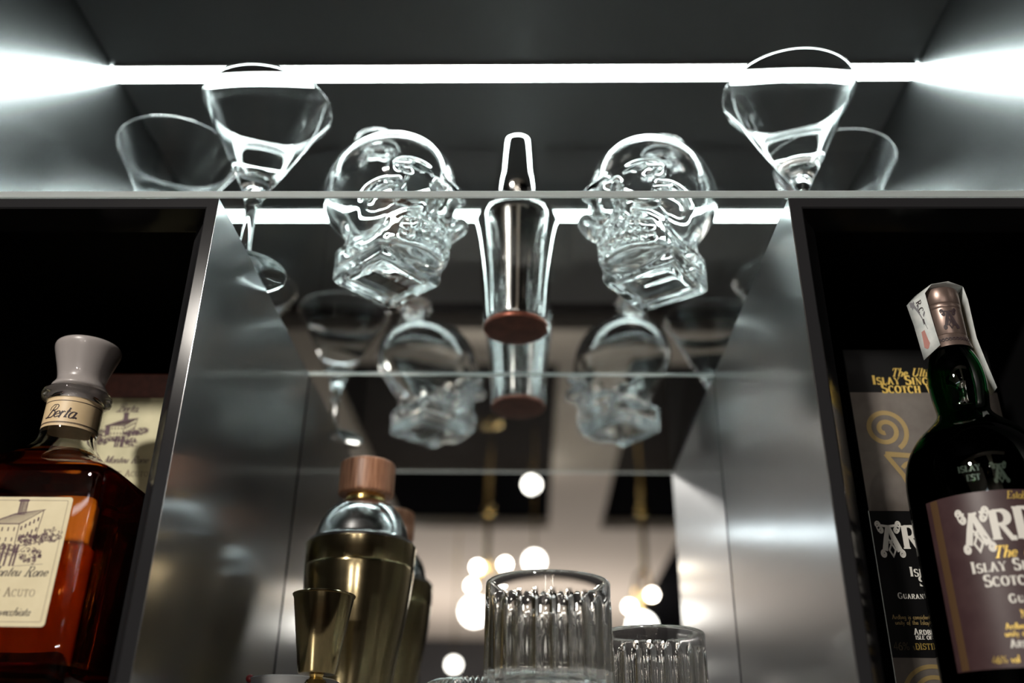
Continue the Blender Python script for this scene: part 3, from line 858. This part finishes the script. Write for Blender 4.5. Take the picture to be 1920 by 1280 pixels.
# ------------------------------------------------------------------ amber decanter and its case
def sq(half, n, z, N=128):
    out = []
    for i in range(N):
        a = 2 * PI * i / N
        c, s_ = math.cos(a), math.sin(a)
        out.append((half * math.copysign(abs(c) ** (2.0 / n), c), half * math.copysign(abs(s_) ** (2.0 / n), s_), z))
    return out
DX, DY = -0.337, 0.632
dec = thing('decanter', 'square amber spirit decanter with cream label and frosted stopper', 'bottle', (DX, DY, FLO + 0.0002))
outer = [(0.060, 12, 0.000), (0.0635, 14, 0.0012), (0.065, 15, 0.004), (0.0652, 15, 0.030), (0.0652, 15, 0.080), (0.0652, 15, 0.126), (0.0650, 15, 0.1320),
         (0.0640, 13, 0.1368), (0.0610, 10, 0.1400), (0.0530, 7, 0.1450), (0.0420, 4.6, 0.1510), (0.0320, 3.2, 0.1580), (0.0250, 2.5, 0.1650), (0.0208, 2.1, 0.1710), (0.0194, 2, 0.1770),
         (0.0191, 2, 0.1850), (0.0191, 2, 0.2030), (0.0205, 2, 0.2052), (0.0238, 2, 0.2070), (0.0246, 2, 0.2095), (0.0238, 2, 0.2120), (0.0210, 2, 0.2138)]
inner = [(0.0150, 2, 0.2130), (0.0148, 2, 0.1900), (0.0152, 2, 0.1760), (0.0190, 2.2, 0.1660), (0.0270, 3, 0.1575), (0.0400, 4.6, 0.1470), (0.0520, 7, 0.1400), (0.0575, 10, 0.1350), (0.0592, 12, 0.1290),
         (0.0594, 13, 0.080), (0.0592, 13, 0.026), (0.0570, 11, 0.0165), (0.050, 8, 0.0140)]
MB().loft([sq(*q) for q in outer + inner]).build('glass_body', M['clear'], dec, smooth=50)
liq = [(0.0502, 8, 0.01385), (0.0572, 11, 0.0163), (0.0594, 13, 0.0258), (0.0596, 13, 0.080), (0.0594, 12, 0.1290), (0.0577, 10, 0.1351), (0.0522, 7, 0.1401), (0.0402, 4.6, 0.1471), (0.0272, 3, 0.1576), (0.0215, 2.3, 0.1625), (0.0200, 2.2, 0.1628)]
MB().loft([sq(*q) for q in liq]).build('spirit', M['amber'], dec, smooth=50)
MB().lathe([(0, 0.196)] + chaikin([(0.0140, 0.196), (0.0145, 0.200), (0.0146, 0.2125), (0.0185, 0.2145), (0.0200, 0.2165), (0.0180, 0.2195), (0.0166, 0.2225), (0.0178, 0.2290), (0.0212, 0.2400), (0.0234, 0.2470), (0.0236, 0.2500), (0.0224, 0.2515)], 2) + [(0, 0.2522)], 72).build('stopper', M['frost'], dec, smooth=50)

# neck band (wrapped paper) and its writing
RN = 0.01935
def on_neck(lift):
    return lambda u, v, l: ((RN + lift + l) * math.sin(u / RN), -(RN + lift + l) * math.cos(u / RN), v)
def band(R, z0, z1, a0, a1, n=40):
    m = MB()
    for i in range(n + 1):
        a = a0 + (a1 - a0) * i / n
        m.v += [(R * math.sin(a), -R * math.cos(a), z0), (R * math.sin(a), -R * math.cos(a), z1)]
    m.f = [(2 * i, 2 * i + 2, 2 * i + 3, 2 * i + 1) for i in range(n)]
    return m
nb = band(RN, 0.1815, 0.2040, -PI, PI, 64).build('neck_band', M['tan_paper'], dec, smooth=60)
ink = Ink()
ink.stroke([(-0.055 + 0.0022 * i, 0.2005) for i in range(51)], 0.0005)
ink.stroke([(-0.055 + 0.0022 * i, 0.1842) for i in range(51)], 0.0005)
ink.stroke([(-0.055 + 0.0022 * i, 0.1835) for i in range(51)], 0.0003)
def berta(ink, x, y, h):
    """flowing signature: swash capital then joined small letters and a full stop"""
    w = h * 0.085
    tr = lambda pts: [(x + (px + 0.42 * py) * h, y + py * h) for px, py in pts]
    ink.stroke(tr([(0.30, 1.0), (0.20, 0.5), (0.06, 0.05), (-0.12, 0.02), (-0.16, 0.16)]), [w * 0.5, w * 1.5, w * 1.3, w * 0.6, w * 0.5])
    ink.stroke(tr([(-0.02, 0.62), (-0.06, 0.86), (0.10, 1.06), (0.34, 1.08)] + arc(0.38, 0.84, 0.17, 0.22, 80, -100, 9) + [(0.22, 0.58)]), w * 0.75)
    ink.stroke(tr([(0.22, 0.58)] + arc(0.36, 0.31, 0.20, 0.27, 80, -110, 10) + [(0.04, 0.04)]), w)
    ink.text('erta.', x + 0.56 * h, y, h * 0.98, slant=0.42, thick=0.13, thin=0.045)
berta(ink, -0.0105, 0.1872, 0.0094)
ink.build('signature', M['ink'], on_neck(0.00012), nb)

# front label
LW, L0, L1 = 0.0475, 0.0355, 0.1148
def rrect(x0, x1, z0, z1, r, y, n=6):
    pts = []
    for cx, cz, a0 in ((x1 - r, z1 - r, 0), (x0 + r, z1 - r, 90), (x0 + r, z0 + r, 180), (x1 - r, z0 + r, 270)):
        for i in range(n + 1):
            a = math.radians(a0 + 90 * i / n)
            pts.append((cx + r * math.cos(a), y, cz + r * math.sin(a)))
    return pts
def plate(pts, th):
    m = MB()
    m.loft([pts, [(a, b + th, c) for a, b, c in pts]])
    return m
YL = -0.0652
lab = plate(rrect(-LW, LW, L0, L1, 0.0022, YL - 0.0003), 0.00022).build('label', M['cream'], dec, smooth=0)
flat = lambda y: (lambda u, v, l: (u, y - l, v))
ink = Ink()
q = [(p[0], p[2]) for p in rrect(-LW + 0.0028, LW - 0.0028, L0 + 0.0028, L1 - 0.0022, 0.001, 0)]
ink.stroke(q + [q[0]], 0.00035)
ink.build('border_line', M['ink_grey'], flat(YL - 0.00035), lab)
ink = Ink()
ink.villa(0.0165, 0.0890, 0.0355, 3)
ink.build('villa_engraving', M['ink_plum'], flat(YL - 0.00036), lab)
ink = Ink()
ink.text('Monteu Rone', 0.0415, 0.0650, 0.0062, 'r', 0.45, 0.11, 0.04)
ink.text('Invecchiata', 0.0365, 0.0418, 0.0048, 'r', 0.45, 0.12, 0.05)
ink.build('script_lettering', M['ink'], flat(YL - 0.00036), lab)
ink = Ink()
berta(ink, -0.036, 0.066, 0.007)
ink.build('signature', M['ink'], flat(YL - 0.00036), lab)
ink = Ink()
ink.text('Monte Acuto', 0.0375, 0.0530, 0.0056, 'r', 0, 0.13, 0.06, 0.03, True)
ink.build('capital_lettering', M['ink_grey'], flat(YL - 0.00036), lab)
plate(rrect(-0.046, 0.046, L0, L1 - 0.006, 0.002, 0.0654), 0.0002).build('back_label', M['cream'], dec, smooth=0)

# gift case behind the decanter
cs = thing('gift_case', 'brown case with aged cream label standing behind the amber decanter', 'box', (-0.358, 0.733, FLO + 0.0002))
MB().box(-0.050, 0.050, 0.0, 0.085, 0, 0.2765).build('case_body', M['box_brown'], cs, smooth=0, bevel=0.0015)
cl = MB().box(-0.0465, 0.0465, -0.0006, -0.0002, 0.05, 0.2530).build('label', M['olive_paper'], cs, smooth=0)
ink = Ink()
berta(ink, 0.0045, 0.2400, 0.0075)
ink.villa(0.0125, 0.2215, 0.026, 9, 1.5)
ink.text('Monteu Rone', 0.020, 0.1945, 0.0062, 'c', 0.45, 0.12, 0.05)
ink.build('lettering', M['ink_plum'], flat(-0.0008), cl)
ink = Ink()
ink.text('Monte Acuto', 0.020, 0.1830, 0.0058, 'c', 0, 0.16, 0.07, 0.03, True)
ink.build('capital_lettering', M['ink_grey'], flat(-0.0008), cl)

# ------------------------------------------------------------------ dark green whisky bottle and its carton
BX, BY, RB = 0.294, 0.600, 0.0452
bt = thing('whisky_bottle', 'dark green whisky bottle with plum label, bronze cap and paper seal strip', 'bottle', (BX, BY, FLO + 0.0002))
k = lambda z: z - FLO
body = [(0, 0.003)] + chaikin([(0.036, 0.001), (0.0425, 0.0), (0.0450, 0.004), (RB, 0.012), (RB, 0.06), (RB, k(0.186)), (0.0448, k(0.200)), (0.0415, k(0.214)), (0.0340, k(0.2265)), (0.0250, k(0.2345)), (0.0195, k(0.2400)),
        (0.0168, k(0.2445)), (0.0172, k(0.2500)), (0.0186, k(0.2600)), (0.0187, k(0.2700)), (0.0172, k(0.2810)), (0.0138, k(0.2900)), (0.0120, k(0.2950)), (0.0118, k(0.300))], 2) + [(0.0118, k(0.322))]
inn = [(0.0085, k(0.322)), (0.0085, k(0.296))] + chaikin([(0.0090, k(0.2930)), (0.0140, k(0.2800)), (0.0155, k(0.2690)), (0.0150, k(0.2580)), (0.0135, k(0.2450)), (0.0165, k(0.2380)), (0.0300, k(0.2250)), (0.0385, k(0.2120)), (0.0415, k(0.1980)), (0.0420, k(0.180)), (0.0420, 0.02), (0.0405, 0.010)], 2) + [(0.03, 0.009), (0, 0.012)]
MB().lathe(body + inn, 96).build('glass_body', M['green'], bt, smooth=60)
MB().lathe([(0, 0.0118), (0.03, 0.0088), (0.0407, 0.0098), (0.0421, 0.02), (0.0421, k(0.179)), (0.0416, k(0.1975)), (0.0386, k(0.2115)), (0.0302, k(0.2243)), (0, k(0.2243))], 64).build('spirit', M['amber'], bt, smooth=60)
cap = MB().lathe([(0.0119, k(0.2915)), (0.0150, k(0.2905)), (0.0147, k(0.2925)), (0.0136, k(0.2975)), (0.0131, k(0.3000)), (0.0127, k(0.3003)), (0.0130, k(0.3008)), (0.0129, k(0.3210)), (0.0126, k(0.3214)), (0.0129, k(0.3219)),
                  (0.0130, k(0.3245)), (0.0127, k(0.3250)), (0.0131, k(0.3256)), (0.0133, k(0.3350)), (0.0128, k(0.3372)), (0.010, k(0.3378)), (0, k(0.3380))], 64).build('cap', M['cap'], bt, smooth=35)
def on_cyl(R, base=0.0, cx=0.0):
    return lambda u, v, l: (cx + (R + l) * math.sin(u / R), -(R + l) * math.cos(u / R), v)
ink = Ink()
ink.celtic_a(-0.0075, k(0.3035), 0.0155)
ink.build('cap_emblem', M['ink'], on_cyl(0.0133), cap)
ink = Ink()
for i in range(9):
    x0 = -0.020 + i * 0.0047
    ink.stroke([(x0 + 0.0047 * j / 8, k(0.2955) + 0.0011 * math.sin(PI * j / 4)) for j in range(9)], 0.0005)
    ink.stroke([(x0 + 0.0047 * j / 8, k(0.2955) - 0.0011 * math.sin(PI * j / 4)) for j in range(9)], 0.0005)
ink.build('cap_knotwork', M['ink'], on_cyl(0.0146), cap)

# paper seal strip over the cap
def sheet(rows, name, material, parent, th=0.00025):
    n = len(rows[0])
    m = MB()
    for r in rows:
        m.v += list(r)
    m.f = [(i * n + j, i * n + j + 1, (i + 1) * n + j + 1, (i + 1) * n + j) for i in range(len(rows) - 1) for j in range(n - 1)]
    o = m.build(name, material, parent, smooth=30)
    s = o.modifiers.new('thickness', 'SOLIDIFY')
    s.thickness = th
    s.offset = 0
    return o
rel = lambda x, y, z: (x - BX, y - BY, z - FLO)
A0, A1 = [], []
for (xa, ya, xb, yb, za, zb) in ((0.3085, 0.5905, 0.3110, 0.6065, 0.3395, 0.3400), (0.2960, 0.5850, 0.2920, 0.6060, 0.3405, 0.3410), (0.2850, 0.5880, 0.2800, 0.6060, 0.3398, 0.3400), (0.2795, 0.5885, 0.2700, 0.6000, 0.3330, 0.3290),
                                 (0.2800, 0.5875, 0.2712, 0.5975, 0.3150, 0.3110), (0.2808, 0.5868, 0.2717, 0.5960, 0.3000, 0.2950), (0.2815, 0.5862, 0.2722, 0.5950, 0.2905, 0.2830)):
    A0.append(rel(xa, ya, za))
    A1.append(rel(xb, yb, zb))
seal = sheet([A0, [tuple((a + b) / 2 for a, b in zip(p, q)) for p, q in zip(A0, A1)], A1], 'seal_strip', M['seal'], bt)
# the strip's far flap down the other side
B0, B1 = [], []
for (xa, ya, xb, yb, z) in ((0.3085, 0.5905, 0.3110, 0.6065, 0.3392), (0.3108, 0.5925, 0.3130, 0.6080, 0.3300), (0.3115, 0.5940, 0.3140, 0.6090, 0.3000), (0.3140, 0.5940, 0.3165, 0.6090, 0.2830), (0.3175, 0.5940, 0.3200, 0.6090, 0.2620)):
    B0.append(rel(xa, ya, z))
    B1.append(rel(xb, yb, z))
sheet([B0, B1], 'seal_strip', M['seal'], bt)
# print on the front flap: letters, sweep, red stamp
FL0, FL1 = [Vector(p) for p in A0[3:7]], [Vector(p) for p in A1[3:7]]
def on_flap(u, v, l):      # u across 0..1 (front edge to outer edge), v down 0..1
    q = max(0.0, min(2.999, v * 3))
    i, t = int(q), q - int(q)
    a = FL0[i].lerp(FL0[i + 1], t)
    b = FL1[i].lerp(FL1[i + 1], t)
    n = (b - a).cross(FL0[i + 1] - FL0[i]).normalized()
    if n.y > 0:
        n = -n
    return tuple(a.lerp(b, u) + n * (0.0003 + l))
ink = Ink()
ink.stroke([(0.85 - 0.5 * t, 0.02 + 0.5 * t * t) for t in [i / 10 for i in range(11)]], [0.10 - 0.008 * i for i in range(11)])
ink.stroke([(0.62, 0.02), (0.80, 0.10)], 0.05)
ink.stroke([(0.45, 0.10)] + [(0.45 + 0.12 * math.sin(i / 3), 0.10 + 0.02 * i) for i in range(1, 6)], 0.04)
ink.stroke([(0.25, 0.24), (0.38, 0.29)], 0.04)
ink.build('seal_print', M['seal_grey'], on_flap, seal)
ink = Ink()
ink.text('R C', 0.002, -0.0088, 0.0042)
ink.text('mm', 0.0150, -0.0080, 0.0026)
ink.build('seal_lettering', M['ink'], lambda u, v, l: on_flap(-v / 0.0165, u / 0.046, l), seal)
ink = Ink()
ink.stroke([(0.62, 0.50), (0.62, 0.78)], [0.18, 0.34])
ink.stroke([(0.62, 0.78), (0.62, 0.86)], [0.34, 0.10])
ink.build('seal_stamp', M['seal_red'], on_flap, seal)

# label on the bottle
RL = RB + 0.0002
wl = band(RL, k(0.0745), k(0.1772), -1.26, 1.26, 60).build('label', M['plum'], bt, smooth=60)
wl_s = Ink()
for q in range(6):
    wl_s.stroke([(-1.12 * RL + (q - 2.5) * 0.0009, k(0.0750)), (-1.12 * RL + (q - 2.5) * 0.0009, k(0.1768))], 0.00091)
wl_s.build('side_stripe', M['plum_gold'], on_cyl(RL + 0.00006), wl)
ink = Ink()
AX = -0.0382
ink.celtic_a(AX, k(0.1400), 0.0265)
ink.text('R', AX + 0.0180, k(0.1470), 0.0180, thick=0.24, thin=0.10)
ink.text('D', AX + 0.0318, k(0.1470), 0.0195, thick=0.26, thin=0.10)
ink.text('BEG', AX + 0.0474, k(0.1470), 0.0170, thick=0.22, thin=0.09, squeeze=0.80)
ink.text('Islay Single Malt', 0, k(0.1285), 0.0070, 'c', 0, 0.25, 0.09, 0.03, True)
ink.text('Scotch Whisky', 0, k(0.1200), 0.0070, 'c', 0, 0.25, 0.09, 0.03, True)
ink.text('Guaranteed', 0, k(0.1100), 0.0050, 'c', 0, 0.25, 0.11, 0.10, True)
ink.text('Ardbeg Distillery', 0, k(0.0853), 0.0045, 'c', 0, 0.25, 0.12, 0.03, True)
ink.text('Isle of Islay', 0, k(0.0818), 0.0033, 'c', 0, 0.25, 0.12, 0.03, True)
ink.build('white_lettering', M['white_ink'], on_cyl(RL + 0.00010), wl)
ink = Ink()
ink.text('Established', 0.004, k(0.1715), 0.0048, 'c', 0.25, 0.16, 0.08)
ink.text('The Ultimate', 0, k(0.1362), 0.0072, 'c', 0.4, 0.15, 0.06, 0.02)
ink.text('NON CHILL', 0, k(0.1015), 0.0045, 'c', 0, 0.2, 0.1)
ink.text('Ardbeg is considered by many', 0, k(0.0955), 0.0034, 'c', 0, 0.16, 0.09, 0.02)
ink.text('unity of the Islay malt whiskies', 0, k(0.0915), 0.0034, 'c', 0, 0.16, 0.09, 0.02)
ink.text('46% vol', -0.034, k(0.0772), 0.0040, 'l', 0, 0.18, 0.1)
ink.text('DISTILLED', -0.010, k(0.0772), 0.0038, 'l', 0, 0.14, 0.12)
ink.build('gold_lettering', M['foil_gold'], on_cyl(RL + 0.00012), wl)

ink = Ink()
ink.celtic_a(-0.0125, k(0.1815), 0.0130)
ink.build('embossed_emblem', M['emboss'], on_cyl(RB + 0.0001), bt)
ink = Ink()
ink.text('ISLAY', -0.0310, k(0.1905), 0.0040, thick=0.22, thin=0.12)
ink.text('EST', -0.0270, k(0.1845), 0.0040, thick=0.22, thin=0.12)
ink.build('embossed_lettering', M['emboss'], on_cyl(RB + 0.0001), bt)

# carton behind the bottle
CX0, CX1, CY = 0.2460, 0.3600, 0.675
ct = thing('whisky_carton', 'black and grey whisky carton standing behind the dark green bottle', 'box', ((CX0 + CX1) / 2, CY, FLO + 0.0002))
hw = (CX1 - CX0) / 2
MB().box(-hw, hw, 0, 0.085, 0, k(0.3305)).build('carton_body', M['box_black'], ct, smooth=0, bevel=0.0008)
MB().box(-hw + 0.0004, hw - 0.0004, -0.0004, -0.0001, k(0.1985), k(0.2930)).build('upper_panel', M['box_grey'], ct, smooth=0)
MB().box(-hw + 0.0004, hw - 0.0004, -0.0004, -0.0001, 0.004, k(0.0955)).build('lower_panel', M['box_grey'], ct, smooth=0)
MB().box(-hw - 0.0003, -hw + 0.0003, -0.0004, 0.0003, 0.002, k(0.1985)).build('edge_line', M['seal'], ct, smooth=0)
cc = (CX0 + CX1) / 2
X = lambda x: x - cc
front = flat(-0.0006)
ink = Ink()
ink.text('The Ultimate', X(0.302), k(0.3065), 0.0072, 'c', 0.4, 0.15, 0.07, 0.02)
ink.text('Islay Single Malt', X(0.304), k(0.2996), 0.0078, 'c', 0, 0.26, 0.11, 0.03, True)
ink.text('Scotch Whisky', X(0.304), k(0.2925), 0.0078, 'c', 0, 0.26, 0.11, 0.03, True)
ink.text('The Ultimate', X(0.302), k(0.1575), 0.0060, 'c', 0.4, 0.15, 0.07, 0.02)
ink.text('TEN YEARS', X(0.302), k(0.1265), 0.0042, 'c', 0, 0.2, 0.1)
ink.text('DISTILLED & BOTTLED', X(0.2630), k(0.1010), 0.0040, 'l', 0, 0.13, 0.11)
ink.build('gold_lettering', M['foil_gold'], front, ct)
ink = Ink()
ink.stroke(spiral(X(0.2685), k(0.2620), 0.0170, -60, 1.9, 60, 0.15), 0.0036)
ink.build('gold_scroll', M['dull_gold'], front, ct)
ink = Ink()
ink.stroke([(X(0.2655), k(0.2425)), (X(0.300), k(0.2400)), (X(0.335), k(0.2425))], 0.0040)
ink.stroke([(X(0.2655), k(0.2425)), (X(0.276), k(0.226)), (X(0.284), k(0.206))], 0.0036)
ink.stroke(spiral(X(0.2860), k(0.2260), 0.0110, 150, -1.6, 50, 0.15), 0.0032)
ink.build('gold_scroll', M['dull_gold'], front, ct)
ink = Ink()
for r in (0.008, 0.015, 0.022):
    ink.stroke(arc(X(0.272), k(0.068), r, r, 0, 180, 24), 0.0028)
ink.build('gold_arch_print', M['dull_gold'], front, ct)
ink = Ink()
ink.celtic_a(X(0.2487), k(0.1640), 0.0255)
ink.text('R', X(0.2665), k(0.1705), 0.0170, thick=0.24, thin=0.10)
ink.text('DBEG', X(0.2790), k(0.1705), 0.0180, thick=0.24, thin=0.10, squeeze=0.9)
ink.text('Islay Single Malt', X(0.302), k(0.1508), 0.0068, 'c', 0, 0.25, 0.09, 0.03, True)
ink.text('Scotch Whisky', X(0.302), k(0.1440), 0.0068, 'c', 0, 0.25, 0.09, 0.03, True)
ink.text('Guaranteed Ten', X(0.2568), k(0.1352), 0.0042, 'l', 0, 0.25, 0.11, 0.06, True)
ink.text('Ardbeg Distillery', X(0.2637), k(0.1108), 0.0042, 'l', 0, 0.25, 0.12, 0.03, True)
ink.text('ISLE OF ISLAY', X(0.2641), k(0.1076), 0.0026, 'l', 0, 0.25, 0.13, 0.03)
ink.build('white_lettering', M['white_ink'], front, ct)
ink = Ink()
ink.text('Ardbeg is considered by many', X(0.2503), k(0.1212), 0.0030, 'l', 0, 0.16, 0.1, 0.02)
ink.text('unity of the Islay malt whiskies', X(0.2519), k(0.1175), 0.0030, 'l', 0, 0.16, 0.1, 0.02)
ink.build('small_lettering', M['dull_gold'], front, ct)
ink = Ink()
ink.text('46% vol.', X(0.2481), k(0.1005), 0.0052, 'l', 0, 0.16, 0.1)
ink.build('strength_lettering', M['dark_gold'], front, ct)

# ------------------------------------------------------------------ pendant lamps in the room, seen in the mirror
def pendant(label, px, py, bulbs, globe):
    t = thing('pendant_lamp', label, 'lamp', (px, py, 1.5), 0, 'brass pendant lamps in the room')
    MB().tube([(0, 0, 0.06), (0, 0, -0.30), (0, 0, -0.62)], 0.011, 12).build('rod', M['gold'], t, smooth=60)
    MB().lathe([(0, 0.055), (0.05, 0.055), (0.05, 0.035), (0.02, 0.02), (0, 0.02)], 32).build('canopy', M['gold'], t, smooth=40)
    MB().sphere((0, 0, -0.36), 0.024).build('joint', M['gold'], t, smooth=180)
    for bx, by, bz in bulbs:
        a = MB().tube([(0, 0, -0.60), (bx * 0.5, by * 0.5, -0.63), (bx, by, bz - 0.03)], 0.006, 8).build('arm', M['gold'], t, smooth=60)
        MB().sphere((bx, by, bz), 0.019).build('bulb', M['bulb'], a, smooth=180)
    gx, gy, gz = globe
    MB().tube([(0, 0, -0.62), (gx * 0.5, gy * 0.5, -0.62), (gx, gy, gz + 0.05)], 0.006, 8).build('globe_arm', M['gold'], t, smooth=60)
    MB().sphere((gx, gy, gz), 0.055, 28, 18).build('globe', M['globe'], t, smooth=180)
    return t
pendant('brass pendant lamp reflected in the mirror left of the pale beam', -0.19, -2.18,
        [(-0.04, 0.0, -0.604), (0.075, 0.02, -0.596), (-0.062, -0.03, -0.674)], (-0.047, 0.0, -0.784))
pendant('brass pendant lamp reflected in the mirror right of the pale beam', 0.465, -2.18,
        [(-0.07, 0.0, -0.759), (0.02, 0.02, -0.715)], (-0.025, 0.0, -0.84))
def hanging_globe(label, loc, r, rod):
    t = thing('globe_lamp', label, 'lamp', loc, 0, 'glowing globes in the room')
    MB().sphere((0, 0, 0), r, 28, 18).build('globe', M['globe'], t, smooth=180)
    MB().tube([(0, 0, r), (0, 0, r + rod * 0.5), (0, 0, rod)], 0.004, 8).build('wire', M['gold'], t, smooth=60)
hanging_globe('white globe lamp reflected above the front tumbler', (0.0066, -2.18, 0.9226), 0.040, 0.637)
hanging_globe('upper white globe lamp reflected over the dark ceiling panel', (-0.0062, -2.60, 1.389), 0.036, 0.170)
hanging_globe('low globe lamp reflected between brass shaker and front tumbler', (-0.45, -3.88, 0.73), 0.034, 0.77)

ll = thing('linear_lamp', 'long cool white ceiling lamp in the room, reflected in the right steel panel', 'lamp', (-1.55, -3.72, 1.5))
MB().box(-0.75, 0.75, -0.06, 0.06, -0.03, 0).build('housing', M['alu'], ll, smooth=0)
MB().box(-0.74, 0.74, -0.05, 0.05, -0.045, -0.031).build('diffuser', M['cool'], ll, smooth=0)
